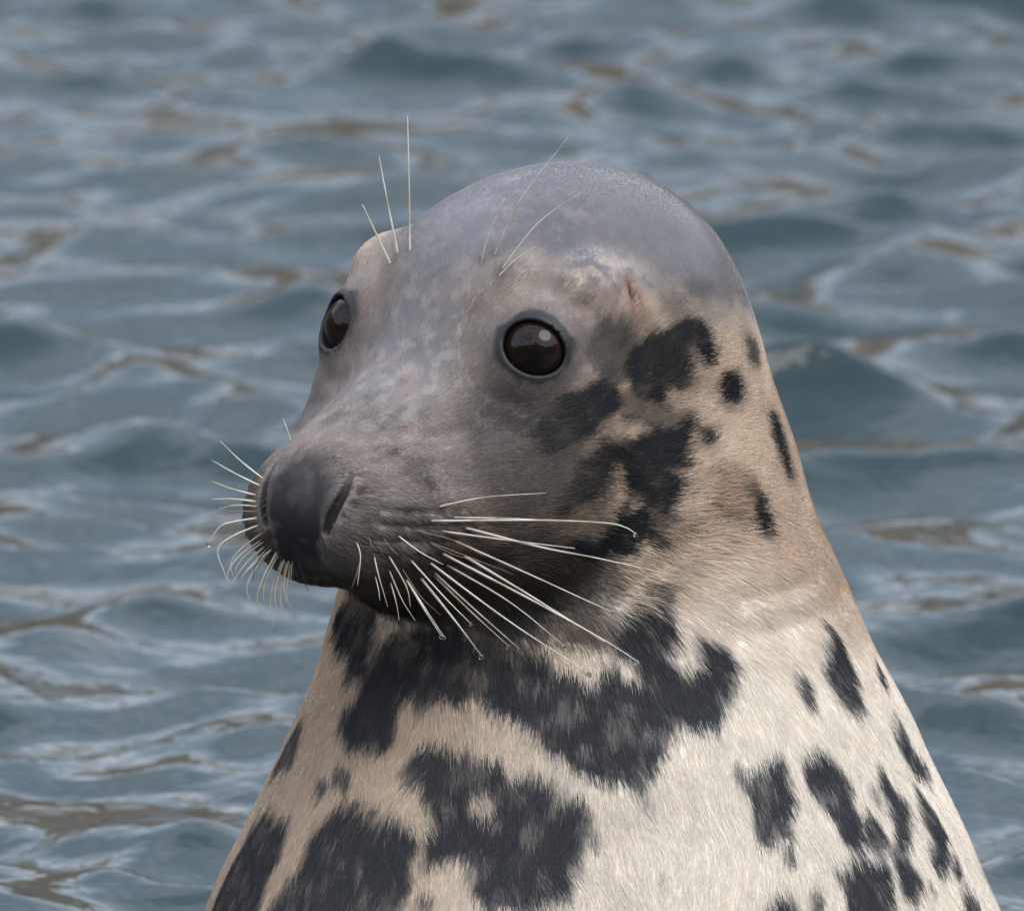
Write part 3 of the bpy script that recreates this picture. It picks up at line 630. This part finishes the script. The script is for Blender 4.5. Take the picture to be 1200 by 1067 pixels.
ns = node(t, 'ShaderNodeTexNoise', Scale=900.0, Detail=3.0); tcn = node(t, 'ShaderNodeTexCoord'); bp = node(t, 'ShaderNodeBump', Strength=0.14, Distance=0.0005)
t.links.new(tcn.outputs['Object'], ns.inputs['Vector']); t.links.new(ns.outputs['Fac'], bp.inputs['Height']); t.links.new(bp.outputs['Normal'], b.inputs['Normal'])
t.links.new(at.outputs['Color'], b.inputs['Base Color'])
body = mesh_obj('body', P * UNIT, F, m_skin, seal, extra=NG)
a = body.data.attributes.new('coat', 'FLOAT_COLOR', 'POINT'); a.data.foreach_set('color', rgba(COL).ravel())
a = body.data.attributes.new('wet', 'FLOAT', 'POINT'); a.data.foreach_set('value', WET.astype(np.float32))

# fur: short strands lying along the coat
def flow(p, n):
    nose = H(225, 0, -195); d1 = p - nose; d1 /= np.linalg.norm(d1, axis=1, keepdims=True)
    d2 = np.tile(V(0.10, 0, -1), (len(p), 1)); wb = sstep(-40, -330, p[:, 2])[:, None] if False else (1 - sstep(-330, -40, p[:, 2]))[:, None]
    d = d1 * (1 - wb) + d2 * wb * 0.8
    sw = np.stack([NZ[k](p, 60) for k in (0, 1, 2)], -1) * 0.24 + np.stack([NZ[k](p, 17) for k in (3, 4, 5)], -1) * 0.10
    d = d + sw; d -= (d * n).sum(-1, keepdims=True) * n
    return d / (np.linalg.norm(d, axis=1, keepdims=True) + 1e-6)
def build_fur(count):
    tri = np.concatenate([F[:, [0, 1, 2]], F[:, [0, 2, 3]]]); A, B, C = P[tri[:, 0]], P[tri[:, 1]], P[tri[:, 2]]
    area = np.linalg.norm(np.cross(B - A, C - A), axis=1); mid = (A + B + C) / 3
    area *= np.where(mid[:, 2] < -780, 0.0, 1.0) * np.where(mid[:, 1] > 130, 0.05, 1.0) * np.where(mid[:, 2] < -590, 0.12, 1.0)
    hd = sstep(-120, 0, mid[:, 2]); area *= 1 + 1.3 * hd
    cum = np.cumsum(area); i = np.searchsorted(cum, rng.random(count) * cum[-1]).clip(0, len(tri) - 1)
    u, v = rng.random(count), rng.random(count); fl = u + v > 1; u[fl] = 1 - u[fl]; v[fl] = 1 - v[fl]
    r = (A[i] + u[:, None] * (B[i] - A[i]) + v[:, None] * (C[i] - A[i])).astype(np.float32)
    nn = NRM[tri[i, 0]]
    fl0 = flow(r, nn); rag = r + fl0 * rng.normal(0, 5.5, (count, 1)) + rng.normal(0, 1.6, (count, 3))
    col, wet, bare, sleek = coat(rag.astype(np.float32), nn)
    keep = rng.random(count) > np.maximum(bare * 1.3, 0.55 * sleek)
    r, nn, col, wet = r[keep], nn[keep], col[keep], wet[keep]; k = len(r)
    d = flow(r, nn); q = (r - HEAD) @ HB.T
    muzz = sstep(0, 160, q[:, 0])
    headw = sstep(-140, 40, r[:, 2] + 0.15 * (300 - np.abs(r[:, 0])))
    sleek = sleek[keep]; ln = (20 - 9 * headw - 4 * muzz * headw) * (1 - 0.5 * sleek) * rng.uniform(0.65, 1.2, k)
    ed = np.minimum(*[np.linalg.norm(r - H(*e), axis=1) for e in EYES]); ln *= 0.3 + 0.7 * sstep(50, 90, ed)
    tuft = np.exp(-(seg(q * V(1, 1, 1), CREASE, [0] * len(CREASE)) / 16) ** 2); ln *= 1 + 0.7 * tuft
    lift = (0.12 + 0.40 * tuft - 0.09 * wet) * rng.uniform(0.5, 1.4, k)
    jit = rng.normal(0, 1, (k, 3)) * (0.075 - 0.045 * wet)[:, None]; jit -= (jit * nn).sum(-1, keepdims=True) * nn; d = d + jit
    cell = 15.0; key = np.floor(r / cell).astype(np.int64); hsh = (key * np.array([73856093, 19349663, 83492791])).sum(1) & 4095
    ctr = (key + np.random.default_rng(5).random((4096, 3))[hsh]) * cell; pull = ctr - r; pull -= (pull * nn).sum(-1, keepdims=True) * nn; pull -= (pull * d).sum(-1, keepdims=True) * d
    pull *= (0.22 * (1 - headw) * (1 - 0.8 * sstep(-60, 0, r[:, 2])))[:, None]
    pts = []
    for s in (0, 0.5, 1.0):
        pts.append(r + pull * s * s + d * (ln * s)[:, None] + nn * (ln * (lift * s * (1.5 - s)))[:, None] - nn * 0.3 * (s == 0) - nn * (0.5 * (ln * s) ** 2 / 330)[:, None] * 0.9)
    pts = np.stack(pts, 1).astype(np.float32) * UNIT
    cu = bpy.data.hair_curves.new('fur'); cu.add_curves([3] * k)
    cu.attributes['position'].data.foreach_set('vector', pts.ravel())
    rad = (np.tile(np.array([0.20, 0.18, 0.05], np.float32), (k, 1)) * (0.9 + 0.5 * rng.random((k, 1)))).astype(np.float32) * UNIT
    ra = cu.attributes.get('radius') or cu.attributes.new('radius', 'FLOAT', 'POINT'); ra.data.foreach_set('value', rad.ravel())
    col = mix3(col, (0.62, 0.50, 0.38), 0.5 * tuft * rng.random(k))
    col = col * (1 + 0.25 * sleek[:, None]) * (1 + rng.normal(0, 1, (k, 1)) * (0.065 - 0.035 * wet)[:, None]).clip(0.55, 1.6)  # sleek strands coloured lighter to match the sheen of the wet skin
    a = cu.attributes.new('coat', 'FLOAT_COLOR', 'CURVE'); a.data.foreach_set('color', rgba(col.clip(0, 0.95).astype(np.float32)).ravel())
    a = cu.attributes.new('wet', 'FLOAT', 'CURVE'); a.data.foreach_set('value', wet.astype(np.float32))
    m, t, b = mat('seal_fur')
    at = node(t, 'ShaderNodeAttribute', attribute_name='coat'); aw = node(t, 'ShaderNodeAttribute', attribute_name='wet')
    mr = node(t, 'ShaderNodeMapRange'); mr.inputs['To Min'].default_value = 0.6; mr.inputs['To Max'].default_value = 0.22
    sp = node(t, 'ShaderNodeMapRange'); sp.inputs['To Min'].default_value = 0.22; sp.inputs['To Max'].default_value = 0.6; t.links.new(aw.outputs['Fac'], sp.inputs['Value']); t.links.new(sp.outputs['Result'], b.inputs['Specular IOR Level'])
    t.links.new(aw.outputs['Fac'], mr.inputs['Value']); t.links.new(mr.outputs['Result'], b.inputs['Roughness']); t.links.new(at.outputs['Color'], b.inputs['Base Color'])
    cu.materials.append(m)
    o = bpy.data.objects.new('fur', cu); scene.collection.objects.link(o); o.parent = seal; o['kind'] = 'stuff'
build_fur(FUR_COUNT)

# eyes
def build_eye(c, n, name='eye'):
    nu, nv = 48, 32; verts = []; faces = []
    z = n; x = _n(np.cross(V(0, 0, 1), z)); y = np.cross(z, x)
    for j in range(nv + 1):
        th = math.pi * j / nv
        for i in range(nu):
            ph = 2 * math.pi * i / nu
            rr = EYE_R * (1 + 0.05 * math.exp(-(th / 0.55) ** 2))          # cornea bulges a little
            verts.append((rr * math.sin(th) * math.cos(ph), rr * math.sin(th) * math.sin(ph), rr * math.cos(th)))
    for j in range(nv):
        for i in range(nu): faces.append((j * nu + i, (j + 1) * nu + i, (j + 1) * nu + (i + 1) % nu, j * nu + (i + 1) % nu))
    o = mesh_obj(name, np.array(verts) * UNIT, faces, m_eye, seal)
    import mathutils
    M = mathutils.Matrix(((x[0], y[0], z[0]), (x[1], y[1], z[1]), (x[2], y[2], z[2])))
    o.rotation_euler = M.to_euler(); o.location = [float(k) for k in c * UNIT]
    return o
m_eye, t, b = mat('seal_eye')
tcn = node(t, 'ShaderNodeTexCoord'); sx = node(t, 'ShaderNodeSeparateXYZ'); nzn = node(t, 'ShaderNodeTexNoise', Scale=260.0, Detail=4.0)
cr = node(t, 'ShaderNodeValToRGB'); e = cr.color_ramp.elements
zr = node(t, 'ShaderNodeMapRange'); zr.inputs['From Min'].default_value = EYE_R * UNIT; zr.inputs['From Max'].default_value = 0.0
t.links.new(tcn.outputs['Object'], sx.inputs['Vector']); t.links.new(sx.outputs['Z'], zr.inputs['Value']); t.links.new(zr.outputs['Result'], cr.inputs['Fac'])
e[0].position = 0.10; e[0].color = (0.009, 0.006, 0.006, 1); e[1].position = 0.20; e[1].color = (0.022, 0.010, 0.009, 1)
x = cr.color_ramp.elements.new(0.36); x.color = (0.012, 0.007, 0.007, 1); x = cr.color_ramp.elements.new(0.46); x.color = (0.008, 0.007, 0.008, 1)
t.links.new(cr.outputs['Color'], b.inputs['Base Color'])
b.inputs['Roughness'].default_value = 0.03; b.inputs['IOR'].default_value = 1.36
for c, n in zip(EYES, EYE_N): build_eye(H(*c), n)

# whiskers
def wmat(name, col, rough):
    m, t, b = mat(name); b.inputs['Base Color'].default_value = (*col, 1); b.inputs['Roughness'].default_value = rough
    b.inputs['Subsurface Weight'].default_value = 0.0
    return m
def pale():
    m, t, b = mat('whisker_pale'); b.inputs['Roughness'].default_value = 0.32
    tcn = node(t, 'ShaderNodeTexCoord'); nz_ = node(t, 'ShaderNodeTexNoise', Scale=45.0, Detail=2.0); cr = node(t, 'ShaderNodeValToRGB'); e = cr.color_ramp.elements
    e[0].position = 0.36; e[0].color = (0.44, 0.36, 0.25, 1); e[1].position = 0.52; e[1].color = (0.70, 0.66, 0.56, 1)
    t.links.new(tcn.outputs['Object'], nz_.inputs['Vector']); t.links.new(nz_.outputs['Fac'], cr.inputs['Fac']); t.links.new(cr.outputs['Color'], b.inputs['Base Color'])
    return m
m_w = [pale(), wmat('whisker_brown', (0.30, 0.21, 0.14), 0.4), wmat('whisker_dark', (0.04, 0.035, 0.035), 0.35), wmat('whisker_fawn', (0.46, 0.40, 0.33), 0.35)]
m_drop, t, b = mat('water_drop'); b.inputs['Transmission Weight'].default_value = 1.0; b.inputs['Roughness'].default_value = 0.0; b.inputs['IOR'].default_value = 1.33; b.inputs['Base Color'].default_value = (1, 1, 1, 1)
def catmull(pts, per=7):
    p = np.array(pts, float); p = np.vstack([2 * p[0] - p[1], p, 2 * p[-1] - p[-2]]); out = []
    for i in range(1, len(p) - 2):
        for k in range(per):
            t = k / per; a, b_, c, d = p[i - 1:i + 3]
            out.append(0.5 * ((2 * b_) + (-a + c) * t + (2 * a - 5 * b_ + 4 * c - d) * t * t + (-a + 3 * b_ - 3 * c + d) * t ** 3))
    out.append(p[-2]); return np.array(out)
def build_whisker(kind, th, drop, pts, k):
    c = catmull(pts); n = len(c); S = 7; verts = []; faces = []
    for i in range(n):
        tg = _n(c[min(i + 1, n - 1)] - c[max(i - 1, 0)]); a = _n(np.cross(tg, (0.3, 1, 0.2))); b_ = np.cross(tg, a); f = i / (n - 1)
        r = 1.45 * th * (1 - 0.72 * f ** 1.2) * (0.6 if kind else 1.0) * (1 + 0.06 * math.sin(i * 1.7 + k))
        for j in range(S):
            an = 2 * math.pi * j / S; verts.append(c[i] + r * (math.cos(an) * a + math.sin(an) * b_))
    for i in range(n - 1):
        for j in range(S): faces.append((i * S + j, i * S + (j + 1) % S, (i + 1) * S + (j + 1) % S, (i + 1) * S + j))
    tip = len(verts); verts.append(c[-1] + 1.5 * _n(c[-1] - c[-2]))
    for j in range(S): faces.append(((n - 1) * S + j, (n - 1) * S + (j + 1) % S, tip, tip))
    faces = [f if f[2] != f[3] else (f[0], f[1], f[2], f[2]) for f in faces]
    me = bpy.data.meshes.new('whisker'); me.from_pydata([tuple(v * UNIT) for v in verts], [], [tuple(dict.fromkeys(f)) for f in faces]); me.polygons.foreach_set('use_smooth', [True] * len(me.polygons)); me.materials.append(m_w[kind])
    o = bpy.data.objects.new('whisker', me); scene.collection.objects.link(o); o.parent = seal
    if drop:
        vs = []; fs = []; R0 = 2.0 + (k % 3) * 0.45
        for j in range(9):
            t_ = math.pi * j / 8
            for i in range(12):
                ph = 2 * math.pi * i / 12; rr = R0 * math.sin(t_) * (1 - 0.18 * math.cos(t_))
                vs.append((c[-1] + V(rr * math.cos(ph), rr * math.sin(ph), R0 * 1.15 * math.cos(t_) - R0 * 0.5)) * UNIT)
        for j in range(8):
            for i in range(12): fs.append((j * 12 + i, (j + 1) * 12 + i, (j + 1) * 12 + (i + 1) % 12, j * 12 + (i + 1) % 12))
        mesh_obj('water_drop', np.array(vs), fs, m_drop, o)
for k, (kind, th, drop, pts) in enumerate(WHISKERS): build_whisker(kind, th, drop, pts, k)
